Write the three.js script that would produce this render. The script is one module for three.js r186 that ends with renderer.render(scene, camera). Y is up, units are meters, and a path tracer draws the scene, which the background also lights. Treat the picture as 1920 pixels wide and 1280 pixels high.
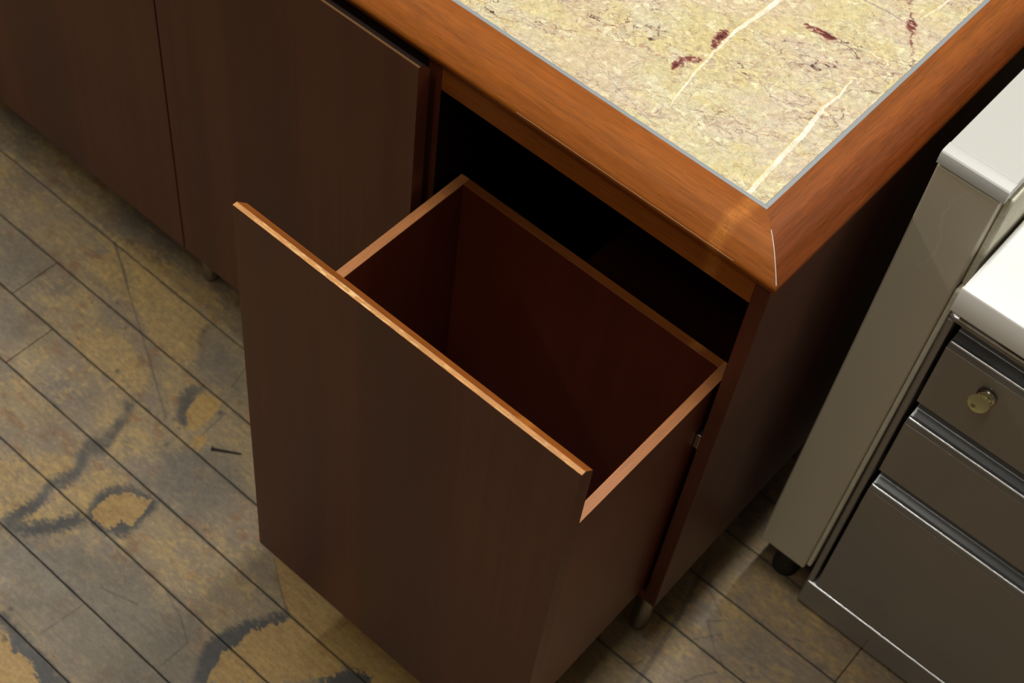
import * as THREE from 'three';
import { RoundedBoxGeometry } from 'three/addons/geometries/RoundedBoxGeometry.js';
import { mergeGeometries, toCreasedNormals } from 'three/addons/utils/BufferGeometryUtils.js';
import { RectAreaLightUniformsLib } from 'three/addons/lights/RectAreaLightUniformsLib.js';

// ---------------------------------------------------------------- camera, light, exposure
const scene = new THREE.Scene();
scene.background = new THREE.Color(0, 0, 0);
const FPX = 2829.66;
const camera = new THREE.PerspectiveCamera(2 * Math.atan(640 / FPX) * 180 / Math.PI, 1.5, 0.05, 40);
const camM = new THREE.Matrix4().makeBasis(
  new THREE.Vector3(0.754086, 0.093553, -0.650078),
  new THREE.Vector3(-0.567114, 0.591985, -0.572656),
  new THREE.Vector3(0.331263, 0.800501, 0.499463));
camera.quaternion.setFromRotationMatrix(camM).normalize();
camera.position.set(0.2976, 1.7614, 0.8519);
camera.focus = 1.37;
camera.userData.fStop = 9;
const renderer = new THREE.WebGLRenderer({ antialias: true });
renderer.toneMapping = THREE.LinearToneMapping;
renderer.toneMappingExposure = 0.9;
renderer.shadowMap.enabled = true;
RectAreaLightUniformsLib.init();
const CEIL = 3.3;
const LAMP = { w: 0.16, l: 1.2, color: new THREE.Color(1.0, 0.98, 0.925) };
// rows of fluorescent fixtures running along z: [x, z, intensity]
const LAMPS = [
  [-2.7, -1.7, 38], [-2.7, -0.3, 38], [-2.7, 1.1, 34],
  [-0.1, -1.6, 44], [-0.1, -0.18, 68], [-0.1, 1.5, 22],
  [1.9, -3.1, 20], [1.9, -1.7, 34], [3.2, 1.1, 4],
];

// ---------------------------------------------------------------- helpers
let seed = 7;
const rnd = () => { seed = (seed + 0x6d2b79f5) | 0; let t = Math.imul(seed ^ (seed >>> 15), 1 | seed); t = (t + Math.imul(t ^ (t >>> 7), 61 | t)) ^ t; return ((t ^ (t >>> 14)) >>> 0) / 4294967296; };
const hash = (x, y, s) => { let h = Math.imul(x | 0, 374761393) + Math.imul(y | 0, 668265263) + Math.imul(s | 0, 2147483647 ^ 1442695041); h = Math.imul(h ^ (h >>> 13), 1274126177); h ^= h >>> 16; return (h >>> 0) / 4294967296; };
function noise(x, y, s = 0) {
  const i = Math.floor(x), j = Math.floor(y), f = x - i, g = y - j;
  const u = f * f * (3 - 2 * f), v = g * g * (3 - 2 * g);
  const a = hash(i, j, s), b = hash(i + 1, j, s), c = hash(i, j + 1, s), d = hash(i + 1, j + 1, s);
  return a + (b - a) * u + (c - a) * v + (a - b - c + d) * u * v;
}
function fbm(x, y, s = 0, n = 4) { let t = 0, a = 0.5, m = 0; for (let k = 0; k < n; k++) { t += a * noise(x, y, s + k * 17); m += a; x = x * 2.03 + 5.1; y = y * 2.03 - 3.7; a *= 0.5; } return t / m; }
const sm = (a, b, x) => { const t = Math.min(1, Math.max(0, (x - a) / (b - a))); return t * t * (3 - 2 * t); };
const mix3 = (a, b, t) => [a[0] + (b[0] - a[0]) * t, a[1] + (b[1] - a[1]) * t, a[2] + (b[2] - a[2]) * t];
// texture from a function of metres: f(x, y) -> [r, g, b] in 0..255 sRGB
function tex(w, h, wm, hm, f, srgb = true, wrap = THREE.RepeatWrapping) {
  const d = new Uint8Array(w * h * 4);
  for (let j = 0; j < h; j++) for (let i = 0; i < w; i++) {
    const c = f((i + 0.5) / w * wm, (j + 0.5) / h * hm), o = (j * w + i) * 4;
    for (let k = 0; k < 3; k++) d[o + k] = Math.max(0, Math.min(255, c[k])) | 0;
    d[o + 3] = 255;
  }
  const t = new THREE.DataTexture(d, w, h, THREE.RGBAFormat);
  t.colorSpace = srgb ? THREE.SRGBColorSpace : THREE.NoColorSpace;
  t.wrapS = t.wrapT = wrap; t.magFilter = THREE.LinearFilter; t.minFilter = THREE.LinearMipmapLinearFilter; t.generateMipmaps = true;
  t.repeat.set(1 / wm, 1 / hm);
  t.needsUpdate = true;
  return t;
}
const names = {};
function numbered(n) { names[n] = (names[n] ?? -1) + 1; return names[n] ? n + '_' + String(names[n]).padStart(3, '0') : n; }
function mesh(name, g, m, parent, label) {
  const o = new THREE.Mesh(g, m); o.name = name; o.castShadow = o.receiveShadow = true; parent.add(o);
  if (label) o.userData.label = label;
  return o;
}
function thing(name, label, category, pos = [0, 0, 0], group) {
  const o = new THREE.Group(); o.name = numbered(name); o.position.set(...pos); scene.add(o);
  o.userData = { label, category }; if (group) o.userData.group = group;
  return o;
}
function structure(name, g, m) { const o = mesh(name, g, m, scene); o.userData.kind = 'structure'; return o; }
// box from min / max corners, bevelled, with uv in metres: u = horizontal extent, v = vertical; grain 'y' puts v along y
function uvMetres(g, grain = 'y') {
  const p = g.attributes.position, n = g.attributes.normal, uv = new Float32Array(p.count * 2);
  for (let i = 0; i < p.count; i++) {
    const x = p.getX(i), y = p.getY(i), z = p.getZ(i), ax = Math.abs(n.getX(i)), ay = Math.abs(n.getY(i)), az = Math.abs(n.getZ(i));
    let a, b;
    if (grain === 'y') { if (ay > ax && ay > az) { a = z; b = x; } else if (ax > az) { a = z; b = y; } else { a = x; b = y; } }
    else if (grain === 'x') { if (ax > ay && ax > az) { a = z; b = y; } else if (ay > az) { a = z; b = x; } else { a = y; b = x; } }
    else { if (az > ay && az > ax) { a = x; b = y; } else if (ay > ax) { a = x; b = z; } else { a = y; b = z; } }
    uv[2 * i] = a; uv[2 * i + 1] = b;
  }
  g.setAttribute('uv', new THREE.BufferAttribute(uv, 2));
  return g;
}
function bx(x0, x1, y0, y1, z0, z1, r = 0.0008, grain = 'y', seg = 2) {
  const g = new RoundedBoxGeometry(x1 - x0, y1 - y0, z1 - z0, seg, Math.min(r, (x1 - x0) * 0.45, (y1 - y0) * 0.45, (z1 - z0) * 0.45));
  g.translate((x0 + x1) / 2, (y0 + y1) / 2, (z0 + z1) / 2);
  return uvMetres(g, grain);
}
// extrude a closed (a, y) outline along x from x0 to x1; outline a = z
function extrudeX(pts, x0, x1, grain = 'x', crease = 0.6) {
  const s = new THREE.Shape(pts.map(([z, y]) => new THREE.Vector2(-z, y)));
  let g = new THREE.ExtrudeGeometry(s, { depth: x1 - x0, bevelEnabled: false, curveSegments: 8 });
  g.applyMatrix4(new THREE.Matrix4().makeBasis(new THREE.Vector3(0, 0, -1), new THREE.Vector3(0, 1, 0), new THREE.Vector3(1, 0, 0)));
  g.translate(x0, 0, 0);
  g = toCreasedNormals(g, crease);
  return uvMetres(g, grain);
}

// ---------------------------------------------------------------- textures
// reddish brown veneer, grain along v (metres)
function veneer(base, dark, light, s, band = 1, pores = 1, stripe = 0) {
  return tex(768, 1024, 0.45, 0.9, (x, y) => {
    const wob = (fbm(x * 3, y * 1.2, s + 90, 2) - 0.5) * 0.03;
    const X = x + wob;
    const b = fbm(X * 22, y * 0.8, s, 2), c = fbm(X * 150, y * 2.2, s + 31, 3), d = noise(X * 1100, y * 55, s + 61), e = fbm(x * 14, y * 9, s + 44, 2);
    let col = mix3(base, dark, sm(0.40, 0.85, b) * 0.6 * band);
    col = mix3(col, light, sm(0.45, 0.9, 1 - b) * 0.5 * band);
    const k = 1 + (c - 0.5) * 0.12 * band + (d - 0.5) * 0.09 * pores + (e - 0.5) * 0.10;
    const p = noise(X * 1500, y * 90, s + 77) > 0.86 ? 1 - 0.045 * pores : 1;
    if (stripe) col = mix3(col, [188, 118, 48], sm(0.012, 0.002, Math.abs(y - stripe + (noise(x * 90, 3, s) - 0.5) * 0.006)) * (0.35 + 0.4 * noise(x * 400, y * 700, s + 5)));
    return [col[0] * k * p, col[1] * k * p, col[2] * k * p];
  });
}
const doorTex = veneer([91, 42, 26], [70, 31, 21], [92, 49, 28], 3, 1.2, 0.6);
const railTex = veneer([142, 77, 22], [120, 58, 15], [156, 90, 26], 21, 1.0, 1.9, 0.835);
const sideRailTex = veneer([130, 68, 20], [108, 50, 15], [146, 84, 25], 43, 1.4, 2.2);
const trimTex = veneer([174, 110, 58], [154, 90, 46], [188, 126, 70], 55, 0.6, 1.4);
const boxTex = veneer([98, 40, 17], [82, 32, 13], [102, 46, 20], 66, 0.6, 0.5);

// wear strip on the drawer front's top edge: u across 12 mm, v along x
const edgeTex = tex(64, 1024, 0.012, 0.41, (u, v) => {
  const n = fbm(v * 60, u * 300, 5, 3), g = noise(u * 3000, v * 90, 6);
  let c = [188, 128, 62]; const k = 0.9 + n * 0.16 + (g - 0.5) * 0.14; c = c.map((q) => q * k);
  const chip = fbm(v * 120, u * 700, 9, 4), wear = sm(0.07, 0.02, Math.abs(v - 0.17)) + 0.6 * sm(0.05, 0.01, Math.abs(v - 0.11)) + 0.4 * sm(0.05, 0.01, Math.abs(v - 0.05)), edge = sm(0.0022, 0.0004, u);
  c = mix3(c, [226, 190, 132], sm(0.62, 0.72, chip + 0.10 * wear + 0.09 * edge) * (0.4 + 0.4 * Math.min(1, wear)));
  return c;
});
const polyPath = (ctx, pts, map) => { ctx.beginPath(); for (let i = 0; i < pts.length; i += 2) { const [a, b] = map(pts[i] / 1000, pts[i + 1] / 1000); i ? ctx.lineTo(a, b) : ctx.moveTo(a, b); } };
function channel(w, h, draw) { // a canvas as floats
  const cv = document.createElement('canvas'); cv.width = w; cv.height = h; const ctx = cv.getContext('2d');
  ctx.fillStyle = '#000'; ctx.fillRect(0, 0, w, h); ctx.fillStyle = '#fff'; ctx.strokeStyle = '#fff'; ctx.lineJoin = ctx.lineCap = 'round';
  draw(ctx);
  const d = ctx.getImageData(0, 0, w, h).data, f = new Float32Array(w * h);
  for (let i = 0; i < w * h; i++) f[i] = d[4 * i] / 255;
  return f;
}
function blur(f, w, h, r) {
  const t = new Float32Array(w * h);
  for (let pass = 0; pass < 2; pass++) {
    for (let j = 0; j < h; j++) { let s = 0; for (let i = -r; i <= r; i++) s += f[j * w + Math.min(w - 1, Math.max(0, i))]; for (let i = 0; i < w; i++) { t[j * w + i] = s / (2 * r + 1); s += f[j * w + Math.min(w - 1, i + r + 1)] - f[j * w + Math.max(0, i - r)]; } }
    for (let i = 0; i < w; i++) { let s = 0; for (let j = -r; j <= r; j++) s += t[Math.min(h - 1, Math.max(0, j)) * w + i]; for (let j = 0; j < h; j++) { f[j * w + i] = s / (2 * r + 1); s += t[Math.min(h - 1, j + r + 1) * w + i] - t[Math.max(0, j - r) * w + i]; } }
  }
  return f;
}

// the worn floor: one print over the part of the room the boards are laid in, in world millimetres
const FX0 = -1.55, FZ0 = -0.55, FW = 2.2, FH = 1.2, TW = 2048, TH = 1117, PITCH = 0.0817, SEAM = 0.0335;
const fmap = (x, z) => [(x - FX0) / FW * TW, (z - FZ0) / FH * TH];
const goldPatches = [
  [-349, 287, -364, 312, -373, 334, -368, 349, -372, 362, -376, 373, -369, 383, -368, 395, -360, 412, -306, 362, -255, 305, -248, 291, -259, 280, -349, 280],
  [-425, 236, -402, 251, -375, 268, -353, 279, -244, 279, -150, 240, -120, 200, -318, 200],
  [-211, 253, -216, 272, -213, 300, -150, 290, -150, 240],
  [-608, 542, -593, 537, -577, 536, -565, 542, -546, 539, -531, 538, -517, 544, -502, 549, -520, 640, -640, 640],
  [-644, 353, -646, 337, -646, 318, -637, 302, -619, 294, -600, 285, -597, 297, -593, 316, -591, 330, -605, 336, -605, 347, -614, 354, -630, 355],
  [-673, 163, -680, 142, -680, 122, -666, 115, -649, 119, -642, 141, -641, 165, -646, 182],
  [-633, 185, -629, 165, -618, 174, -615, 191, -629, 197]];
const palePatches = [
  [-709, 438, -707, 414, -696, 389, -694, 372, -702, 357, -692, 321, -701, 302, -670, 292, -640, 282, -651, 308, -654, 330, -643, 356, -652, 367, -668, 394, -688, 427],
  [-802, 385, -762, 347, -723, 308, -711, 324, -715, 347, -714, 365, -708, 382, -713, 409, -722, 436, -760, 445],
  [-1015, 35, -968, 17, -898, 10, -845, 23, -759, 33, -757, 58, -726, 97, -774, 119, -851, 98, -917, 95, -972, 88, -959, 52, -996, 41],
  [-884, 193, -860, 143, -820, 138, -745, 159, -739, 195, -776, 198, -825, 204],
  [8, -132, 8, -159, 36, -161, 57, -160, 49, -143, 31, -135], [62, -146, 79, -163, 117, -157, 139, -160, 141, -144, 111, -139, 89, -136],
  [3, -72, 22, -67, 20, -42, 2, -48], [11, -215, 15, -241, 30, -240, 44, -228, 32, -210],
  [-577, 330, -549, 324, -532, 319, -495, 319, -456, 317, -461, 329, -515, 331, -559, 334], [-1040, 40, -1000, 30, -900, 5, -800, -10, -760, 10, -840, 30, -960, 36]];
const darkStains = [
  [-357, 282, -370, 307, -383, 325, -388, 345, -395, 368, -391, 383, -379, 405, -369, 421, -358, 410, -367, 394, -368, 381, -375, 372, -367, 355, -372, 333, -360, 310, -348, 285],
  [-185, 233, -220, 234, -225, 246, -237, 270, -251, 298, -259, 322, -212, 278, -210, 255, -195, 248],
  [-612, 523, -583, 529, -565, 541, -533, 534, -516, 542, -500, 547, -480, 528, -532, 526, -575, 524],
  [-645, 355, -653, 333, -656, 316, -645, 295, -602, 284, -595, 284, -587, 321, -587, 339, -599, 352, -615, 359],
  [-723, 308, -706, 307, -697, 329, -700, 348, -713, 360, -701, 379, -702, 395, -706, 432, -712, 444, -711, 414, -708, 393, -713, 375, -720, 363, -718, 353, -709, 337, -710, 319],
  [-700, 437, -678, 414, -665, 396, -651, 368, -642, 366, -642, 375, -659, 401, -671, 420, -687, 435],
  [-749, 205, -733, 201, -724, 246, -718, 264, -731, 277, -723, 308, -703, 288, -707, 273, -724, 221],
  [-672, 178, -697, 149, -697, 129, -684, 118, -682, 140, -673, 163, -654, 178],
  [-759, 33, -754, 55, -732, 78, -708, 97, -717, 102, -734, 80, -754, 64, -763, 46],
  [188, -130, 191, -140, 196, -140, 195, -130]];
const greyAreas = [[-655, 231, -599, 164, -561, 167, -528, 189, -530, 244, -527, 278, -592, 281, -621, 279], [-759, 47, -692, 34, -599, 108, -642, 108, -701, 103],
  [-1130, 120, -1000, 118, -1000, 190, -1060, 195], [-1040, 200, -912, 200, -912, 275, -960, 275], [-690, 440, -560, 365, -420, 365, -330, 440, -440, 520, -600, 520],
  [60, -120, 200, -122, 230, -45, 90, -45], [-720, 445, -640, 442, -610, 480, -690, 480]];
const scratches = [[-10, -163, -2, -125, 11, -68, 20, -10, 29, 48], [-6, -163, 2, -125, 15, -68, 24, -10, 33, 48], [45, -85, 63, -103], [45, -85, 74, -61, 103, -45], [19, -124, 55, -104], [45, -48, 72, -85], [73, 5, 81, -14, 97, -36], [-4, 41, 13, 28, 18, 14], [142, -142, 159, -149],
  [-974, 31, -876, 85, -762, 145, -684, 188], [-974, 33, -919, 59, -893, 75], [-484, 364, -452, 372, -416, 391, -417, 435], [-552, 415, -498, 398], [-555, 505, -548, 442], [-673, 45, -659, 92], [-630, 174, -634, 125], [-425, 236, -402, 251, -375, 268, -353, 278]];
const paleScratches = [[-577, 244, -493, 293, -394, 354], [-546, 351, -531, 274, -528, 189], [-605, 275, -538, 220], [-700, 500, -640, 460]];
const stainLayer = (list, w) => channel(TW, TH, (c) => { for (const p of list) { polyPath(c, p, fmap); c.closePath(); c.fill(); } });
const gold = blur(stainLayer(goldPatches), TW, TH, 1), pale = blur(stainLayer(palePatches), TW, TH, 5), stain = blur(channel(TW, TH, (c) => { c.lineWidth = 7; darkStains.forEach((p, k) => { c.globalAlpha = [1, 1, 1, 0.85, 0.62, 0.75, 0.45, 0.5, 0.4, 0.8][k]; polyPath(c, p, fmap); c.closePath(); c.fill(); if (k < 9) c.stroke(); }); }), TW, TH, 5), grey = blur(stainLayer(greyAreas), TW, TH, 16);
const scr = blur(channel(TW, TH, (c) => { c.lineWidth = 1.7; for (const p of scratches) { polyPath(c, p, fmap); c.stroke(); } }), TW, TH, 1);
const pscr = blur(channel(TW, TH, (c) => { c.lineWidth = 2; for (const p of paleScratches) { polyPath(c, p, fmap); c.stroke(); }
  for (let k = 0; k < 60; k++) { const [a, b] = [rnd() * TW, rnd() * TH], t = rnd() * 6.28, l = 20 + rnd() * 130; c.lineWidth = 0.8; c.globalAlpha = 0.5; c.beginPath(); c.moveTo(a, b); c.quadraticCurveTo(a + Math.cos(t) * l * 0.5 + (rnd() - 0.5) * 14, b + Math.sin(t) * l * 0.5 + (rnd() - 0.5) * 14, a + Math.cos(t) * l, b + Math.sin(t) * l); c.stroke(); } }), TW, TH, 1);
const holes = blur(channel(TW, TH, (c) => { for (let k = 0; k < 120; k++) { const row = Math.floor(rnd() * 15) - 6; const z = SEAM + PITCH * row + (rnd() < 0.5 ? 0.018 : 0.062) + (rnd() - 0.5) * 0.02; const [a, b] = fmap(FX0 + rnd() * FW, z); c.globalAlpha = 0.5 + rnd() * 0.5; c.beginPath(); c.arc(a, b, 1.2 + rnd() * 2.4, 0, 7); c.fill(); } }), TW, TH, 1);
const at = (f, i, j) => f[Math.min(TH - 1, Math.max(0, j | 0)) * TW + Math.min(TW - 1, Math.max(0, i | 0))];
const floorBump = new Float32Array(TW * TH);
const floorTex = tex(TW, TH, FW, FH, (u, v) => {
  const i = u / FW * TW, j = v / FH * TH, x = u + FX0, z = v + FZ0;
  const row = Math.floor((z - SEAM) / PITCH), rz = (z - SEAM) / PITCH - row;
  const jag = (noise(x * 130, z * 330, 4) - 0.5) * 7 + (noise(x * 300, z * 800, 14) - 0.5) * 7;
  const g = at(gold, i + jag * 0.6, j + jag), p = at(pale, i + jag * 2, j + jag * 2), st = at(stain, i + jag * 0.8, j + jag * 0.8), gr = at(grey, i + jag, j);
  const cloud = fbm(x * 7, z * 9, 101 + row * 3, 4), cloud2 = fbm(x * 26, z * 34, 131, 4), grain = fbm(x * 55, z * 420, 151 + row, 3), fine = noise(x * 420, z * 900, 171), fleck = fbm(x * 150, z * 240, 191, 3);
  let c = mix3([138, 121, 98], [160, 138, 98], sm(0.34, 0.7, cloud * 0.6 + cloud2 * 0.4));
  c = mix3(c, [116, 104, 88], sm(0.52, 0.8, fbm(x * 11 + 9, z * 15, 211 + row, 4)) * 0.7);
  c = mix3(c, [178, 146, 88], sm(0.52, 0.72, fleck * 0.65 + cloud2 * 0.35) * 0.6);
  c = mix3(c, [138, 97, 62], sm(0.58, 0.78, fbm(x * 46, z * 70, 231, 4)) * 0.55);
  c = mix3(c, [180, 148, 88], sm(0.15, 0.8, p) * (0.35 + 0.6 * fleck));
  c = mix3(c, [106, 99, 88], gr * 0.65);
  c = mix3(c, mix3([124, 104, 78], [150, 118, 66], sm(0.45, 0.75, cloud2 * 0.6 + fleck * 0.4)), sm(0.10, -0.10, z - 0.6 * x) * sm(-0.25, -0.05, x) * 0.5);  // browner tone puts the shade beside the cabinet into the floor colour
  c = mix3(c, [64, 62, 60], Math.min(1, st * 1.1 + (cloud2 - 0.5) * 0.9 * sm(0.02, 0.25, st)) > 0 ? Math.min(0.92, Math.max(0, sm(0.02, 1.0, st + (cloud2 - 0.5) * 0.7 * sm(0.02, 0.3, st)))) : 0);
  const gg = sm(0.3, 0.7, g);
  c = mix3(c, mix3([180, 146, 82], [160, 125, 70], sm(0.35, 0.7, fleck)), gg * 0.95);
  c = mix3(c, [78, 70, 60], sm(0.15, 0.7, at(scr, i, j)) * 0.7);
  c = mix3(c, [146, 138, 124], sm(0.25, 0.9, at(pscr, i, j)) * 0.3);
  c = mix3(c, [58, 56, 54], at(holes, i, j) * 0.7);
  const e = Math.min(rz, 1 - rz) * PITCH + (noise(x * 60, row, 5) - 0.5) * 0.0016;
  c = mix3(c, [56, 54, 50], sm(0.0030, 0.0004, e) * 0.5);
  const k = 1.0 + (grain - 0.5) * 0.16 + (fine - 0.5) * 0.14 + (fleck - 0.5) * 0.16;
  return [c[0] * k, c[1] * k, c[2] * k];
}, true, THREE.MirroredRepeatWrapping);
const floorRough = tex(512, 512, 1.1, 1.1, (x, y) => { const k = 118 + (fbm(x * 20, y * 26, 301, 4) - 0.5) * 90; return [k, k, k]; }, false);
const woodBump = tex(1024, 1024, 0.5, 0.5, (x, y) => { const k = 128 + (fbm(x * 60, y * 460, 401, 3) - 0.5) * 120 + (noise(x * 300, y * 900, 402) - 0.5) * 60; return [k, k, k]; }, false);

// marble: cream and yellow with maroon seams, white veins, fine crackle
const MX0 = -0.56, MZ0 = -0.66, MW = 0.51, MH = 0.61, MTW = 1536, MTH = 1838;
const mmap = (x, z) => [(x - MX0) / MW * MTW, (z - MZ0) / MH * MTH];
const lay = (draw) => channel(MTW, MTH, draw);
const strokeW = (c, pts, ws) => { for (let i = 0; i + 3 < pts.length; i += 2) { const [a, b] = mmap(pts[i] / 1000, pts[i + 1] / 1000), [d, e] = mmap(pts[i + 2] / 1000, pts[i + 3] / 1000); c.lineWidth = ws[i / 2] * MTW / MW / 1000; c.beginPath(); c.moveTo(a, b); c.lineTo(d, e); c.stroke(); } };
const white = blur(lay((c) => {
  strokeW(c, [-190, -90, -194, -99, -201, -141, -206, -184, -209, -229, -206, -257, -205, -294, -202, -340, -205, -420, -200, -520], [0.8, 1.4, 2.4, 3.4, 4.4, 5.4, 5.6, 5, 5]);
  strokeW(c, [-71, -50, -72, -55, -76, -89, -77, -126, -80, -163, -86, -197, -84, -221, -87, -250], [4.4, 4.4, 4.8, 5.0, 4.2, 2.6, 1.2]);
  strokeW(c, [-86, -380, -83, -395, -80, -428, -78, -460], [1.2, 1.8, 2.0]);
}), MTW, MTH, 2);
const maroon = blur(lay((c) => {
  const blob = (p, r) => { for (let k = 0; k < p.length; k += 2) { const [a, b] = mmap(p[k] / 1000, p[k + 1] / 1000); c.beginPath(); c.arc(a, b, r[k / 2] * MTW / MW / 1000, 0, 7); c.fill(); } };
  blob([-222, -138, -219, -146, -215, -156, -212, -164, -213, -200, -212, -208, -214, -212, -211, -192], [3, 4, 4, 4, 6, 7, 5, 4]);
  blob([-162, -284, -156, -283, -150, -284, -145, -285, -140, -285, -135, -288], [2.6, 3.2, 4, 5, 4.5, 2.5]);
  blob([-90, -364, -88, -362, -72, -338, -330, -190, -318, -200, -305, -206, -340, -180], [4, 4.4, 1.6, 3, 4, 4, 3]);
  strokeW(c, [-112, -400, -100, -381, -90, -364, -82, -352, -74, -340, -66, -328, -56, -314], [1, 1.4, 1.8, 1.2, 1, 1]);
}), MTW, MTH, 5);
const lilac = blur(lay((c) => { strokeW(c, [-190, -370, -165, -364, -141, -362, -115, -364, -92, -363], [0.8, 1, 1.2, 1.2]); strokeW(c, [-300, -95, -250, -75, -215, -66, -190, -60], [0.5, 0.7, 0.7]); strokeW(c, [-160, -310, -130, -270, -100, -235, -80, -215], [0.4, 0.5, 0.5]); }), MTW, MTH, 1);
const mat2 = (f, i, j) => f[Math.min(MTH - 1, Math.max(0, j | 0)) * MTW + Math.min(MTW - 1, Math.max(0, i | 0))];
const marbleTex = tex(MTW, MTH, MW, MH, (u, v) => {
  const i = u / MW * MTW, j = v / MH * MTH, x = u + MX0, z = v + MZ0;
  const wx = (fbm(x * 60, z * 60, 501, 5) - 0.5), wz = (fbm(x * 60 + 7, z * 60, 502, 5) - 0.5);
  const X = x + wx * 0.010, Z = z + wz * 0.010, a = X * 0.92 - Z * 0.39, b = X * 0.39 + Z * 0.92;
  const c1 = fbm(X * 9, Z * 9, 511, 4), c2 = fbm(X * 45, Z * 60, 521, 5), c3 = fbm(X * 240, Z * 260, 531, 3);
  let c = mix3([211, 198, 148], [214, 206, 174], sm(0.3, 0.7, c1 * 0.45 + c2 * 0.55));
  c = mix3(c, [210, 190, 124], sm(0.5, 0.8, fbm(X * 90 + 3, Z * 120, 541, 5)) * 0.4);
  c = mix3(c, [210, 190, 170], sm(0.46, 0.72, fbm(a * 14, b * 34, 551, 5) + 0.16 * sm(-0.18, -0.32, x)) * 0.5);
  const seamBand = sm(0.48, 0.66, fbm(a * 7 + 1, b * 26, 561, 5) + 0.17 * sm(-0.18, -0.32, x));
  const crk = Math.abs(fbm(a * 70, b * 170, 571, 6) - 0.5), crk2 = Math.abs(fbm(a * 30 + 9, b * 70, 581, 6) - 0.5), crk3 = Math.abs(fbm(x * 34 + z * 20, z * 34, 583, 6) - 0.5), crk4 = Math.abs(fbm(x * 150, z * 170, 585, 5) - 0.5);
  c = mix3(c, [176, 136, 100], sm(0.032, 0.0, crk4) * 0.55);
  c = mix3(c, [152, 104, 80], sm(0.022, 0.0, crk) * (0.34 + 0.55 * seamBand));
  c = mix3(c, [84, 54, 52], sm(0.015, 0.002, crk2) * (0.30 + 0.70 * seamBand) * sm(0.32, 0.55, c2));
  c = mix3(c, [112, 92, 80], sm(0.006, 0.0, crk3) * 0.6 * sm(0.38, 0.55, c2));
  c = mix3(c, [166, 144, 136], sm(0.5, 0.70, fbm(a * 260, b * 520, 591, 4)) * 0.36 * (0.4 + seamBand));
  c = mix3(c, [236, 228, 192], sm(0.71, 0.75, fbm(X * 120, Z * 120, 601, 3)) * 0.6);
  const jg = wx * 26, jz = wz * 26;
  c = mix3(c, [196, 150, 130], sm(0.02, 0.5, mat2(maroon, i + jg * 2, j + jz * 2)) * 0.5);
  const m = mat2(maroon, i + jg + (c3 - 0.5) * 22, j + jz + (c2 - 0.5) * 34);
  c = mix3(c, [104, 52, 48], sm(0.06, 0.4, m) * sm(0.10, 0.02, Math.min(crk, crk4, crk2 * 2)) * 0.85);
  c = mix3(c, mix3([84, 34, 36], [128, 70, 60], sm(0.3, 0.7, c3)), sm(0.45, 0.8, m * (0.5 + c2)) * sm(0.40, 0.58, fbm(a * 120, b * 260, 701, 4) + 0.12 * m) * 0.95);
  c = mix3(c, [138, 120, 132], sm(0.15, 0.8, mat2(lilac, i + jg * 0.3, j + jz * 0.3)) * 0.8);
  c = mix3(c, [224, 190, 96], sm(0.04, 0.3, mat2(white, i + jg * 0.4 + 5, j + jz * 0.4)) * 0.25);
  c = mix3(c, [246, 242, 228], sm(0.2, 0.55, mat2(white, i + jg * 0.4, j + jz * 0.4)) * (0.35 + 0.75 * c2));
  const k = 1 + (c3 - 0.5) * 0.20 + (noise(x * 1600, z * 1600, 711) - 0.5) * 0.10;
  return [c[0] * k, c[1] * k, c[2] * k];
}, true, THREE.MirroredRepeatWrapping);

const fabricBump = tex(512, 512, 0.06, 0.06, (x, y) => { const a = Math.sin(x * 5200) * Math.sin(y * 5200); const k = 128 + 60 * a + (noise(x * 1500, y * 1500, 611) - 0.5) * 120; return [k, k, k]; }, false);
const fabricTex = tex(512, 512, 0.12, 0.12, (x, y) => { const k = 0.93 + (noise(x * 1400, y * 1400, 621) - 0.5) * 0.16 + (fbm(x * 60, y * 60, 622, 3) - 0.5) * 0.08; return [242 * k, 236 * k, 212 * k]; });
// post paint with a thin scuff near its top, in post metres (u = x, v = y)
const postTex = tex(160, 2048, 0.08, 0.80, (x, y) => {
  let c = [204, 195, 170];
  const yy = y; const cx = 0.030 + 0.006 * Math.sin((yy - 0.66) * 60) + (yy - 0.70) * 0.05 + (noise(yy * 260, 1, 631) - 0.5) * 0.003;
  if (yy > 0.655 && yy < 0.773 && Math.abs(x - cx) < 0.0006 + 0.0005 * noise(yy * 120, 2, 632)) c = mix3(c, [214, 208, 190], 0.7);
  if (yy > 0.60 && yy < 0.618 && Math.abs(x - 0.028 - (yy - 0.6) * 0.6) < 0.0005) c = mix3(c, [206, 198, 178], 0.6);
  return c;
});
const paintBump = tex(256, 256, 0.05, 0.05, (x, y) => { const k = 128 + (fbm(x * 900, y * 900, 641, 2) - 0.5) * 120; return [k, k, k]; }, false);

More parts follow.
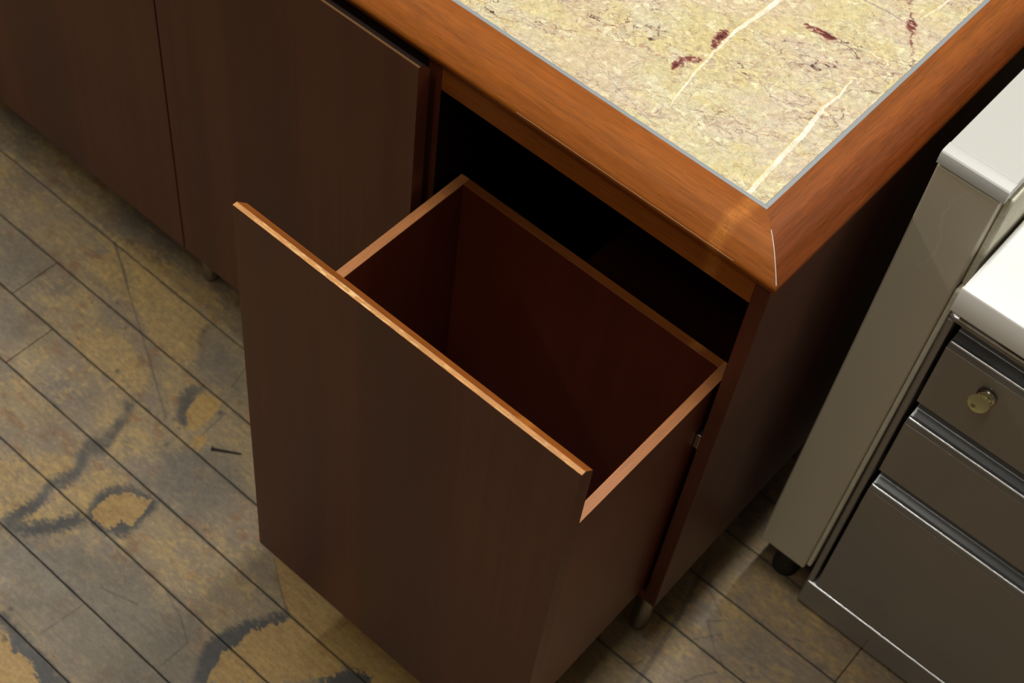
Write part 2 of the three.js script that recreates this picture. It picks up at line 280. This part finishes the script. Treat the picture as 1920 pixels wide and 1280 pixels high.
// ---------------------------------------------------------------- materials
const P = (o) => new THREE.MeshPhysicalMaterial(o), lin = (r, g, b) => new THREE.Color().setRGB(r, g, b);
const M = {
  door: P({ map: doorTex, roughness: 0.42, specularIntensity: 0.8 }),
  rail: P({ map: railTex, roughness: 0.5, specularIntensity: 0.3 }),
  sideRail: P({ map: sideRailTex, roughness: 0.48, specularIntensity: 0.35 }),
  trim: P({ map: trimTex, roughness: 0.5 }),
  box: P({ map: boxTex, roughness: 0.4 }),
  edge: P({ map: edgeTex, roughness: 0.5 }),
  bevel: P({ map: railTex, roughness: 0.45 }),
  marble: P({ map: marbleTex, roughness: 0.32, specularIntensity: 0.6 }),
  strip: P({ color: lin(0.30, 0.32, 0.33), roughness: 0.45, metalness: 0.2 }),
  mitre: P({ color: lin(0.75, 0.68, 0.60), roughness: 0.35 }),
  chrome: P({ color: lin(0.36, 0.34, 0.31), roughness: 0.25, metalness: 1 }),
  black: P({ color: lin(0.012, 0.012, 0.012), roughness: 0.6 }),
  plank: P({ map: floorTex, roughnessMap: floorRough, roughness: 1.0, bumpMap: woodBump, bumpScale: 0.00025, vertexColors: true }),
  subfloor: P({ color: lin(0.02, 0.018, 0.016), roughness: 0.95 }),
  post: P({ map: postTex, roughness: 0.3, bumpMap: paintBump, bumpScale: 0.00002 }),
  cap: P({ color: lin(0.53, 0.53, 0.49), roughness: 0.34, bumpMap: paintBump, bumpScale: 0.00003 }),
  fabric: P({ map: fabricTex, roughness: 0.95, bumpMap: fabricBump, bumpScale: 0.0004, sheen: 0.3, sheenRoughness: 0.6 }),
  pedestal: P({ color: lin(0.255, 0.23, 0.20), roughness: 0.3, metalness: 0.2, clearcoat: 0.8, clearcoatRoughness: 0.14, bumpMap: paintBump, bumpScale: 0.00002 }),
  pull: P({ color: lin(0.20, 0.20, 0.19), roughness: 0.3, metalness: 0.3, clearcoat: 0.6, clearcoatRoughness: 0.25 }),
  doorEdge: P({ color: lin(0.11, 0.055, 0.016), roughness: 0.5, specularIntensity: 0.2 }),
  nearBlack: P({ color: lin(0.012, 0.006, 0.004), roughness: 0.7, specularIntensity: 0.12 }),  // near-black; on dividers, back and rails the shade is painted into the colour
  worn: P({ color: lin(0.30, 0.15, 0.07), roughness: 0.4 }),  // pale tone of the painted lip highlight
  lip: P({ color: lin(0.85, 0.85, 0.85), roughness: 0.34, metalness: 0.9 }),
  laminate: P({ color: lin(0.86, 0.86, 0.845), roughness: 0.38 }),
  edgeBand: P({ color: lin(0.80, 0.77, 0.69), roughness: 0.28 }),
  brass: P({ color: lin(0.52, 0.43, 0.17), roughness: 0.42, metalness: 0.25 }),
  nickel: P({ color: lin(0.60, 0.56, 0.46), roughness: 0.25, metalness: 1 }),
  nail: P({ color: lin(0.02, 0.018, 0.016), roughness: 0.5, metalness: 0.3 }),
  wall: P({ color: lin(0.46, 0.44, 0.40), roughness: 0.9 }),
  ceiling: P({ color: lin(0.35, 0.34, 0.32), roughness: 0.9 }),
  housing: P({ color: lin(0.7, 0.7, 0.7), roughness: 0.5 }),
  diffuser: new THREE.MeshStandardMaterial({ color: lin(0.6, 0.6, 0.6), emissive: LAMP.color, emissiveIntensity: 3 }),
};
const marbleUV = (g, x0, z0) => { const p = g.attributes.position, uv = g.attributes.uv; for (let i = 0; i < p.count; i++) uv.setXY(i, p.getX(i) - x0, p.getZ(i) - z0); return g; };

// ---------------------------------------------------------------- the room
{
  const X = 5, Z0 = -4.5, Z1 = 5;
  structure('wall_left', bx(-X - 0.2, -X, -0.1, CEIL, Z0, Z1), M.wall);
  structure('wall_right', bx(X, X + 0.2, -0.1, CEIL, Z0, Z1), M.wall);
  structure('wall_back', bx(-X - 0.2, X + 0.2, -0.1, CEIL, Z0 - 0.2, Z0), M.wall);
  structure('wall_front', bx(-X - 0.2, X + 0.2, -0.1, CEIL, Z1, Z1 + 0.2), M.wall);
  structure('ceiling', bx(-X - 0.2, X + 0.2, CEIL, CEIL + 0.15, Z0 - 0.2, Z1 + 0.2), M.ceiling);
  const floor = structure('floor', bx(-X, X, -0.12, -0.014, Z0, Z1), M.subfloor);
  // a board: box with eased upper edges, print laid over it in world millimetres
  const board = (x0, x1, z0, z1, dy, tone) => {
    const e = 0.0007, h = 0.0138;
    const r0 = [[x0, z0], [x1, z0], [x1, z1], [x0, z1]], r1 = [[x0 + e, z0 + e], [x1 - e, z0 + e], [x1 - e, z1 - e], [x0 + e, z1 - e]];
    const pos = [], idx = [];
    for (const [y, r] of [[-h, r0], [-e + dy, r0], [dy, r1]]) for (const [x, z] of r) pos.push(x, y, z);
    for (let l = 0; l < 2; l++) for (let k = 0; k < 4; k++) { const a = l * 4 + k, b = l * 4 + (k + 1) % 4; idx.push(a, a + 4, b, b, a + 4, b + 4); }
    idx.push(8, 11, 10, 8, 10, 9);
    let g = new THREE.BufferGeometry(); g.setAttribute('position', new THREE.Float32BufferAttribute(pos, 3)); g.setIndex(idx);
    g = g.toNonIndexed(); g.computeVertexNormals();
    const p = g.attributes.position, uv = new Float32Array(p.count * 2), col = new Float32Array(p.count * 3);
    for (let i = 0; i < p.count; i++) { uv[2 * i] = p.getX(i) - FX0; uv[2 * i + 1] = p.getZ(i) - FZ0; col[3 * i] = tone; col[3 * i + 1] = tone; col[3 * i + 2] = tone; }
    g.setAttribute('uv', new THREE.BufferAttribute(uv, 2)); g.setAttribute('color', new THREE.BufferAttribute(col, 3));
    return g;
  };
  const known = { '-3': [0.2165], '1': [-1.001, 0.62], '2': [-0.911, 0.9], '-4': [-0.2], '0': [-1.7, 0.4], '3': [-1.9, -0.12], '4': [-1.4, 0.3], '5': [-0.25], '-2': [0.75], '-1': [-0.55, 1.1] };
  const far = [];
  let count = 0;
  for (let row = -55; row <= 60; row++) {
    const z0 = SEAM + PITCH * row + 0.00035 + 0.0002 * rnd(), z1 = SEAM + PITCH * (row + 1) - 0.00035 - 0.0002 * rnd();
    if (z0 < Z0 || z1 > Z1) continue;
    const cuts = [...(known[row] ?? [-1.2 + rnd() * 1.2, 0.3 + rnd()])];
    for (let x = Math.min(...cuts) - 0.9 - rnd() * 0.8; x > -X + 0.2; x -= 0.9 + rnd() * 0.9) cuts.push(x);
    for (let x = Math.max(...cuts) + 0.9 + rnd() * 0.8; x < X - 0.2; x += 0.9 + rnd() * 0.9) cuts.push(x);
    cuts.push(-X, X); cuts.sort((a, b) => a - b);
    for (let k = 0; k + 1 < cuts.length; k++) {
      const x0 = cuts[k] + 0.0005, x1 = cuts[k + 1] - 0.0005, near = x1 > -1.6 && x0 < 0.75 && z1 > -0.75 && z0 < 0.75;
      const g = board(x0, x1, z0, z1, -0.0004 * rnd(), 0.93 + rnd() * 0.12);
      if (near) { mesh(count ? 'plank_' + String(count).padStart(3, '0') : 'plank', g, M.plank, floor); count++; } else far.push(g);
    }
  }
  const fo = mesh('outer_planks', mergeGeometries(far), M.plank, floor); fo.userData.kind = 'stuff';
}
// ceiling lamps
LAMPS.forEach(([x, z, power], i) => {
  const t = thing('fluorescent_light', 'long white fluorescent ceiling fixture, ' + ['rear', 'middle', 'front'][i % 3] + ' one of the row ' + ['left of the credenza', 'above the credenza', 'right of the work surface'][Math.floor(i / 3)], 'ceiling light', [x, CEIL, z], 'fluorescent fixtures on the ceiling');
  mesh('housing', bx(-LAMP.w / 2 - 0.02, LAMP.w / 2 + 0.02, -0.07, 0, -LAMP.l / 2 - 0.02, LAMP.l / 2 + 0.02, 0.004), M.housing, t);
  mesh('diffuser', bx(-LAMP.w / 2, LAMP.w / 2, -0.078, -0.07, -LAMP.l / 2, LAMP.l / 2, 0.002), M.diffuser, t);
  const l = new THREE.RectAreaLight(LAMP.color, power, LAMP.w, LAMP.l);
  l.position.set(0, -0.082, 0); l.rotation.x = -Math.PI / 2; l.name = 'lamp_light'; t.add(l);
});

// ---------------------------------------------------------------- the credenza
const YB = 0.1, YT = 0.73, DEPTH = 0.62, CABW = 1.622;
const DFRONT = 0.0305, DT = 0.0172, YD0 = 0.1255, YD1 = 0.7408;
// overlay front with a flat strip and a finger bevel along its top edge, in local z (0 = front face)
function frontGeo(x0, x1) {
  const e = 0.0006, t = DT;
  return extrudeX([[-e, YD0], [0, YD0 + e], [0, YD1 - 0.0004], [-0.0003, YD1], [-0.0056, YD1], [-t + 0.0002, YD1 - 0.0116], [-t, YD1 - 0.012], [-t, YD0]], x0, x1, 'y', 0.5);
}
{
  const c = thing('credenza', 'reddish brown wooden credenza with a cream marble inset top, its end drawer pulled open', 'cabinet');
  mesh('side_panel', bx(-0.0166, 0, YB, YT, -DEPTH, 0, 0.0006), M.door, c);
  mesh('side_panel', bx(-CABW, -CABW + 0.0166, YB, YT, -DEPTH, 0, 0.0006), M.door, c);
  for (const x of [-0.4165, -0.817, -1.2215]) { mesh('divider_panel', bx(x, x + 0.0175, YB + 0.018, YT, -DEPTH + 0.02, -0.0008, 0.0006), M.nearBlack, c); mesh('divider_edge', bx(x, x + 0.0175, YB + 0.018, YT, -0.0008, 0, 0.0003), M.door, c); }
  mesh('bottom_panel', bx(-CABW + 0.0166, -0.0166, YB, YB + 0.018, -DEPTH, 0, 0.0006, 'x'), M.door, c);
  mesh('back_panel', bx(-CABW + 0.0166, -0.0166, YB + 0.018, YT, -DEPTH, -DEPTH + 0.02, 0.0006), M.nearBlack, c);
  for (const [a, b] of [[-0.399, -0.0166], [-0.7995, -0.4165], [-1.204, -0.817], [-CABW + 0.0166, -1.2215]]) mesh('top_rail', bx(a, b, 0.6955, YT, -0.018, 0, 0.0008, 'x'), a > -0.41 ? M.rail : M.nearBlack, c);  // rails over the doors darkened for the shade under the counter
  for (const [a, b] of [[-0.8055, -0.4035], [-1.2120, -0.8085], [-1.6205, -1.2150]]) {
    const d = mesh('door', frontGeo(a, b), M.door, c); d.position.z = DFRONT;
    const band = new THREE.BoxGeometry(b - a - 0.0006, 0.0006, 0.0024); band.translate((a + b) / 2, YD1 + 0.0001, -0.0016); mesh('edge_band', band, M.doorEdge, d);
    const be = new THREE.BoxGeometry(b - a - 0.0004, 0.0005, 0.0162); be.rotateX(-Math.PI / 4); be.translate((a + b) / 2, YD1 - 0.0057, -0.01145); mesh('finger_bevel', be, M.nearBlack, d);  // near-black strip laid over the door bevel
    const fl = new THREE.BoxGeometry(b - a - 0.0004, 0.0004, 0.0030); fl.translate((a + b) / 2, YD1 + 0.0001, -0.0043); mesh('top_edge', fl, M.nearBlack, d);
  }
  const leg = new THREE.LatheGeometry([[0, 0], [0.0105, 0], [0.0118, 0.0008], [0.0118, 0.004], [0.0128, 0.005], [0.0128, 0.099], [0.0120, 0.1], [0, 0.1]].map(([r, y]) => new THREE.Vector2(r, y)), 32);
  for (const [x, z] of [[-0.0205, -0.0205], [-0.826, -0.026], [-1.600, -0.0205], [-0.0205, -0.595], [-0.826, -0.595], [-1.600, -0.595]]) { const l = mesh('leg', leg, M.chrome, c, 'polished metal leg'); l.position.set(x, 0, z); }
  mesh('dark_inner_sheet', bx(-0.0172, -0.0166, YB + 0.018, 0.6955, -DEPTH + 0.02, -0.0012, 0.0002), M.nearBlack, c);  // added sheet; its near-black paints the shade inside the drawer opening
  mesh('drawer_slide', bx(-0.0222, -0.0166, 0.446, 0.470, -0.45, 0.0008, 0.0008), M.chrome, c, 'bare metal drawer slide');
  // counter frame: eased hardwood edging, mitred at the front right corner; profile (d outward, y)
  const prof = [[-0.0487, YT + 0.002], [-0.0487, 0.7600], [-0.040, 0.7600], [-0.032, 0.7596], [-0.025, 0.7584], [-0.0185, 0.7560], [-0.012, 0.7526], [-0.006, 0.7487], [-0.001, 0.7450], [0.003, 0.7414], [0.0052, 0.7388], [0.0058, 0.7372], [0.0054, 0.7350], [0.0046, 0.7318], [0.0035, YT]];
  prof.push([-0.03, YT]);
  const far = -CABW - 0.006, back = -DEPTH - 0.006;
  function edging(p0, p1, axis) { // p0(d, y), p1(d, y): the two ends of the profile line
    const n = prof.length, pos = [], uv = []; let arc = 0;
    const len = (a, b) => Math.hypot(a[0] - b[0], a[1] - b[1]);
    const tri = (a, b, cc, ua, ub, uc) => { pos.push(...a, ...b, ...cc); uv.push(...ua, ...ub, ...uc); };
    for (let k = 0; k < n; k++) {
      const q = prof[k], r = prof[(k + 1) % n], l = len(q, r);
      const a = p0(...q), b = p1(...q), d = p0(...r), e = p1(...r), L = (v) => v[axis];
      tri(a, b, d, [arc, L(a)], [arc, L(b)], [arc + l, L(d)]); tri(d, b, e, [arc + l, L(d)], [arc, L(b)], [arc + l, L(e)]);
      arc += l;
    }
    const fan = (pf, flip) => { const tr = THREE.ShapeUtils.triangulateShape(prof.map((v) => new THREE.Vector2(...v)), []); for (const t of tr) { const w = flip ? [t[2], t[1], t[0]] : t; tri(...w.map((k) => pf(...prof[k])), ...w.map((k) => prof[k])); } };
    fan(p0, true); fan(p1, false);
    const g = new THREE.BufferGeometry(); g.setAttribute('position', new THREE.Float32BufferAttribute(pos, 3)); g.setAttribute('uv', new THREE.Float32BufferAttribute(uv, 2));
    const gg = toCreasedNormals(g, 0.55); return gg;
  }
  // front edging runs along x, right edging along z, left and back close the frame
  mesh('counter_edging', edging((d, y) => [d, y, d], (d, y) => [far - d, y, d], 0), M.rail, c);
  mesh('counter_edging', edging((d, y) => [d, y, back - d], (d, y) => [d, y, d], 2), M.sideRail, c);
  mesh('counter_edging', edging((d, y) => [far - d, y, back - d], (d, y) => [d, y, back - d], 0), M.rail, c);
  mesh('counter_edging', edging((d, y) => [far - d, y, d], (d, y) => [far - d, y, back - d], 2), M.sideRail, c);
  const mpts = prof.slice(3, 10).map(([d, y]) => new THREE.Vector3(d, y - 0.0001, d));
  mesh('mitre_glint', new THREE.TubeGeometry(new THREE.CatmullRomCurve3(mpts), 24, 0.0004, 6), M.mitre, c, 'pale line painted for the glint on the mitred corner');  // thin tube drawing the glint along the mitre in pale colour
  const wpts = []; for (let k = 0; k <= 30; k++) { const x = -0.30 + k * 0.0086; wpts.push(new THREE.Vector3(x, 0.7386 + 0.0003 * noise(k * 1.7, 2, 8), 0.0050 + 0.0003 * noise(k * 1.3, 5, 8))); }
  mesh('lip_highlight', new THREE.TubeGeometry(new THREE.CatmullRomCurve3(wpts), 90, 0.0005, 6), M.worn, c, 'pale line painted for the highlight along the front lip');  // tube drawing the lip highlight as a pale line
  mesh('sub_top', bx(far + 0.05, -0.0487, YT + 0.002, 0.7395, back + 0.05, -0.0487, 0.0005, 'x'), M.door, c);
  const i = -0.0487, s = 0.0045, x2 = far - i, z2 = back - i;
  mesh('inlay_strip', mergeGeometries([bx(x2, i, 0.7395, 0.7602, i - s, i, 0.0004), bx(i - s, i, 0.7395, 0.7602, z2, i - s, 0.0004), bx(x2, x2 + s, 0.7395, 0.7602, z2, i - s, 0.0004), bx(x2 + s, i - s, 0.7395, 0.7602, z2, z2 + s, 0.0004)]), M.strip, c, 'narrow grey metal strip around the marble');
  mesh('marble_top', marbleUV(bx(x2 + s + 0.0002, i - s - 0.0002, 0.7395, 0.7597, z2 + s + 0.0002, i - s - 0.0002, 0.0006), MX0, MZ0), M.marble, c, 'cream marble slab with white veins and maroon specks');

  // the open drawer: a part of the credenza with its own pieces
  const dr = new THREE.Group(); dr.name = 'drawer'; dr.userData.label = 'deep end drawer pulled well out'; c.add(dr);
  const ZF = 0.2768, ZB = ZF - DT, YBX = 0.55, Y0 = 0.119;
  const f = mesh('drawer_front', frontGeo(-0.4000, 0.0020), M.door, dr); f.position.z = ZF;
  const flat = new THREE.BoxGeometry(0.402 - 0.0006, 0.0006, 0.0050); flat.translate(-0.199, YD1 + 0.0001, ZF - 0.0029);
  { const p = flat.attributes.position, uv = flat.attributes.uv; for (let k = 0; k < p.count; k++) uv.setXY(k, ZF - p.getZ(k), p.getX(k) + 0.405); }
  mesh('edge_band', flat, M.edge, dr, 'chipped pale edge band along the drawer front');
  const bev = new THREE.BoxGeometry(0.402 - 0.0006, 0.0004, 0.0158); bev.rotateX(-Math.PI / 4 + 0.0); bev.translate(-0.199, YD1 - 0.0057, ZF - 0.01145); uvMetres(bev, 'x');
  mesh('finger_bevel', bev, M.bevel, dr);
  const xl = -0.391, xr = -0.0226, th = 0.0113, zk = -0.0375;
  mesh('drawer_side', bx(xl, xl + th, Y0, YBX - 0.001, zk, ZB, 0.0006), M.box, dr);
  mesh('drawer_side', bx(xr - th, xr, Y0, YBX - 0.001, zk, ZB, 0.0006), M.box, dr);
  mesh('drawer_back', bx(xl + th, xr - th, Y0, YBX - 0.001, zk, zk + 0.0105, 0.0006), M.box, dr);
  mesh('drawer_bottom', bx(xl + th, xr - th, Y0 + 0.008, Y0 + 0.014, zk + 0.0105, ZB, 0.0004), M.box, dr);
  mesh('top_trim', bx(xl, xl + th, YBX - 0.001, YBX, zk, ZB, 0.0003, 'z'), M.trim, dr, 'pale edge trim');
  mesh('top_trim', bx(xr - th, xr, YBX - 0.001, YBX, zk, ZB, 0.0003, 'z'), M.trim, dr, 'pale edge trim');
  mesh('top_trim', bx(xl + th, xr - th, YBX - 0.001, YBX, zk, zk + 0.0105, 0.0003, 'x'), M.bevel, dr);  // darker wood puts the shade of the counter overhang into the back trim
}

// ---------------------------------------------------------------- office partition at the right
{
  const t = thing('office_partition', 'taupe metal partition end with pale top cap and cream fabric side, beside the credenza', 'partition');
  const g = new THREE.Matrix4().makeRotationZ(-0.006);
  const lean = (geo) => geo.applyMatrix4(g);
  const px0 = 0.0350, px1 = 0.1038, pz = -0.19, zb = -1.4;
  const post = bx(px0, px1 - 0.0012, 0.075, 0.783, -0.235, pz, 0.003, 'y', 4);
  { const p = post.attributes.position, uv = post.attributes.uv; for (let i = 0; i < p.count; i++) uv.setXY(i, p.getX(i) - px0, p.getY(i)); }
  mesh('end_post', lean(post), M.post, t, 'glossy taupe end post with a pale scuff');
  mesh('core_panel', lean(bx(px0 + 0.012, px1 - 0.012, 0.085, 0.780, zb, -0.235, 0.002)), M.black, t);
  mesh('fabric_panel', lean(bx(px1 - 0.0012, px1 + 0.0068, 0.655, 0.780, zb, -0.204, 0.0025, 'y', 4)), M.fabric, t, 'cream woven fabric side');
  mesh('fabric_panel', lean(bx(px1 - 0.0008, px1 + 0.0054, 0.084, 0.6548, zb, -0.1925, 0.003, 'y', 4)), M.fabric, t, 'cream woven fabric side');
  mesh('fabric_panel', lean(bx(px0, px0 + 0.012, 0.088, 0.768, zb, -0.2351, 0.003, 'y', 4)), M.black, t);  // unseen side, set black to cut light bouncing onto the credenza
  const cz = pz + 0.0014, cp = [[-0.2045, 0.7855], [cz, 0.7855]];
  for (let q = 0; q <= 8; q++) { const th = q / 8 * Math.PI / 2; cp.push([cz - 0.0055 + 0.0055 * Math.cos(th), 0.7950 + 0.0055 * Math.sin(th)]); }
  cp.push([-0.2045, 0.8005]);
  mesh('end_cap', lean(extrudeX(cp, px0 - 0.0012, px1 + 0.0022, 'x', 0.5)), M.cap, t);
  mesh('top_cap', lean(bx(px0 - 0.0010, px1 + 0.0022, 0.7855, 0.8004, zb, -0.2048, 0.0012, 'y', 3)), M.cap, t);
  mesh('cap_gasket', lean(bx(px0 + 0.003, px1 - 0.003, 0.780, 0.787, zb, pz - 0.003, 0.0005)), M.black, t);
  for (const z of [-0.225, -1.2]) {
    const foot = new THREE.LatheGeometry([[0, 0], [0.0175, 0], [0.018, 0.002], [0.018, 0.080], [0, 0.080]].map(([r, y]) => new THREE.Vector2(r, y)), 24);
    const f = mesh('levelling_foot', foot, M.black, t); f.position.set(0.073, 0, z);
  }
}

// ---------------------------------------------------------------- drawer pedestal
{
  const t = thing('file_pedestal', 'dark grey metal drawer pedestal with three drawers under the white work surface', 'drawer pedestal');
  const x0 = 0.1134, x1 = 0.505, zf = -0.1925, zb = -0.70, yt = 0.6225;
  // frame: sides, top, plinth
  mesh('side_panel', bx(x0, x0 + 0.0080, 0.003, yt - 0.008, zb, zf, 0.0022, 'y', 4), M.pedestal, t);
  mesh('side_panel', bx(x1 - 0.0080, x1, 0.003, yt - 0.008, zb, zf, 0.0022, 'y', 4), M.pedestal, t);
  mesh('top_panel', bx(x0, x1, yt - 0.0092, yt, zb, zf + 0.0005, 0.0041, 'y', 6), M.pedestal, t);
  mesh('plinth', bx(x0 - 0.0002, x1 + 0.0002, 0.003, 0.0575, zf - 0.03, zf + 0.0015, 0.0040, 'y', 6), M.pedestal, t);
  mesh('back_panel', bx(x0 + 0.008, x1 - 0.008, 0.003, yt - 0.008, zb, zb + 0.004), M.pedestal, t);
  mesh('dark_inner_sheet', bx(x0 + 0.0082, x1 - 0.0082, 0.058, yt - 0.009, zf - 0.055, zf - 0.050), M.black, t);
  mesh('foot_strip', bx(x0 + 0.006, x1 - 0.006, 0, 0.004, zb + 0.01, zf - 0.006), M.black, t);
  const rows = [[0.0600, 0.3085, 0.3405], [0.3415, 0.4480, 0.4795], [0.4805, 0.5872, 0.6135]];
  const dx0 = 0.1262, dx1 = x1 - 0.0128;
  rows.forEach(([a, b, top], k) => {
    const d = mesh('drawer', bx(dx0, dx1, a, b - 0.0100, zf - 0.012, zf, 0.0004, 'y', 2), M.pedestal, t);
    // scooped full-width pull above the drawer face
    const o = [[zf - 0.012, b - 0.010], [zf - 0.0002, b - 0.010], [zf, b - 0.0060]];
    for (let q = 0; q <= 8; q++) { const th = q / 8 * Math.PI / 2; o.push([zf - 0.0045 * (1 - Math.cos(th)), b - 0.0045 + 0.0045 * Math.sin(th)]); }
    o.push([zf - 0.0056, b - 0.0006], [zf - 0.0062, b - 0.0030]);
    for (let q = 0; q <= 10; q++) { const th = q / 10 * Math.PI * 0.5; o.push([zf - 0.0065 - 0.0185 * Math.sin(th), b + 0.018 - 0.021 * Math.cos(th)]); }
    o.push([zf - 0.025, top], [zf - 0.028, top], [zf - 0.028, b - 0.012], [zf - 0.012, b - 0.012]);
    mesh('pull', extrudeX(o, dx0 + 0.0006, dx1 - 0.0006, 'x', 0.7), M.pull, d);
  });
  const rod = (xa, xb, y, z, r) => { const g = new THREE.CapsuleGeometry(r, xb - xa - 2 * r, 4, 12); g.rotateZ(Math.PI / 2); g.translate((xa + xb) / 2, y, z); return g; };  // bright rods added to draw the highlights of the rounded metal edges
  for (const [, b] of rows) mesh('edge_glint', rod(dx0 + 0.0006, dx1 - 0.0006, b - 0.0004, zf - 0.0020, 0.0017), M.lip, t, 'bright rod added for the glint on the drawer lip');
  mesh('edge_glint', rod(x0 + 0.004, x1 - 0.002, yt - 0.0013, zf - 0.0008, 0.0015), M.lip, t);
  mesh('edge_glint', rod(x0 + 0.002, x1 - 0.001, 0.0564, zf + 0.0002, 0.0016), M.lip, t);
  const lock = new THREE.LatheGeometry([[0, 0.0050], [0.0062, 0.0050], [0.0064, 0.0042], [0.0072, 0.0042], [0.0080, 0.0050], [0.0096, 0.0046], [0.0108, 0.0030], [0.0112, 0], [0, 0]].map(([r, y]) => new THREE.Vector2(r, y)).reverse(), 40);
  lock.rotateX(Math.PI / 2);
  const l = mesh('lock', lock, M.nickel, t, 'round nickel lock'); l.position.set(0.1856, 0.5500, zf);
  // key: flat brass bow with a hole, blade in the lock
  const s = new THREE.Shape(); s.absarc(0, 0, 0.0112, 0, Math.PI * 2); const h = new THREE.Path(); h.absarc(-0.0030, -0.0062, 0.0028, 0, Math.PI * 2, true); s.holes.push(h);
  const bow = new THREE.ExtrudeGeometry(s, { depth: 0.0014, bevelEnabled: true, bevelSize: 0.0003, bevelThickness: 0.0003, bevelSegments: 2, curveSegments: 32 });
  const blade = new THREE.BoxGeometry(0.0080, 0.016, 0.0018); blade.translate(0, 0.015, 0.0007);
  const key = mergeGeometries([bow.toNonIndexed(), blade.toNonIndexed()]); key.rotateX(-Math.PI / 2);
  key.translate(0, -0.001, 0);
  const kk = thing('key', 'small brass key with a round holed bow, left in the top drawer lock', 'key', [0.1840, 0.5528, zf + 0.0168]);
  mesh('bow', key, M.brass, kk);
}
// ---------------------------------------------------------------- white work surface
{
  const t = thing('work_surface', 'white laminate work surface with a taupe edge, above the dark drawer pedestal', 'desk');
  const x0 = 0.1188, x1 = 1.25, zf = -0.1560, zb = -0.78, y0 = 0.668, y1 = 0.700;
  mesh('top', bx(x0 + 0.0004, x1, y0, y1, zb, zf - 0.0018, 0.0008), M.laminate, t, 'glossy white laminate top');
  mesh('edge_band', extrudeX([[zf - 0.0018, y1 + 0.0001], [zf - 0.0018, y0 - 0.0003], [zf + 0.0012, y0 - 0.0003], [zf + 0.0026, y0 + 0.0006], [zf + 0.0030, y0 + 0.0022], [zf + 0.0004, y1 - 0.0016], [zf - 0.0002, y1 - 0.0004], [zf - 0.0010, y1 + 0.0001]].reverse(), x0, x1, 'x', 0.6), M.edgeBand, t, 'taupe edge band');
  mesh('bracket', bx(x0 + 0.01, x0 + 0.30, 0.6226, y0, -0.62, -0.50, 0.001), M.black, t);
  mesh('end_panel', bx(x1 - 0.03, x1, 0, y0, zb + 0.02, zf - 0.03, 0.001), M.edgeBand, t);
}
// ---------------------------------------------------------------- bent nail on the floor
{
  const n = thing('nail', 'small dark nail lying on the worn floor boards left of the open drawer', 'nail', [-0.586, 0.0021, 0.1675]);
  const dir = Math.atan2(0.023, 0.036);
  const shaft = new THREE.CylinderGeometry(0.0019, 0.0009, 0.040, 10); shaft.rotateZ(Math.PI / 2);
  const head = new THREE.CylinderGeometry(0.0031, 0.0031, 0.0014, 14); head.rotateZ(Math.PI / 2); head.translate(-0.0205, 0.0010, 0);
  shaft.rotateY(0); n.rotation.y = dir;
  mesh('shaft', shaft, M.nail, n); mesh('head', head, M.nail, n);
}
renderer.render(scene, camera);
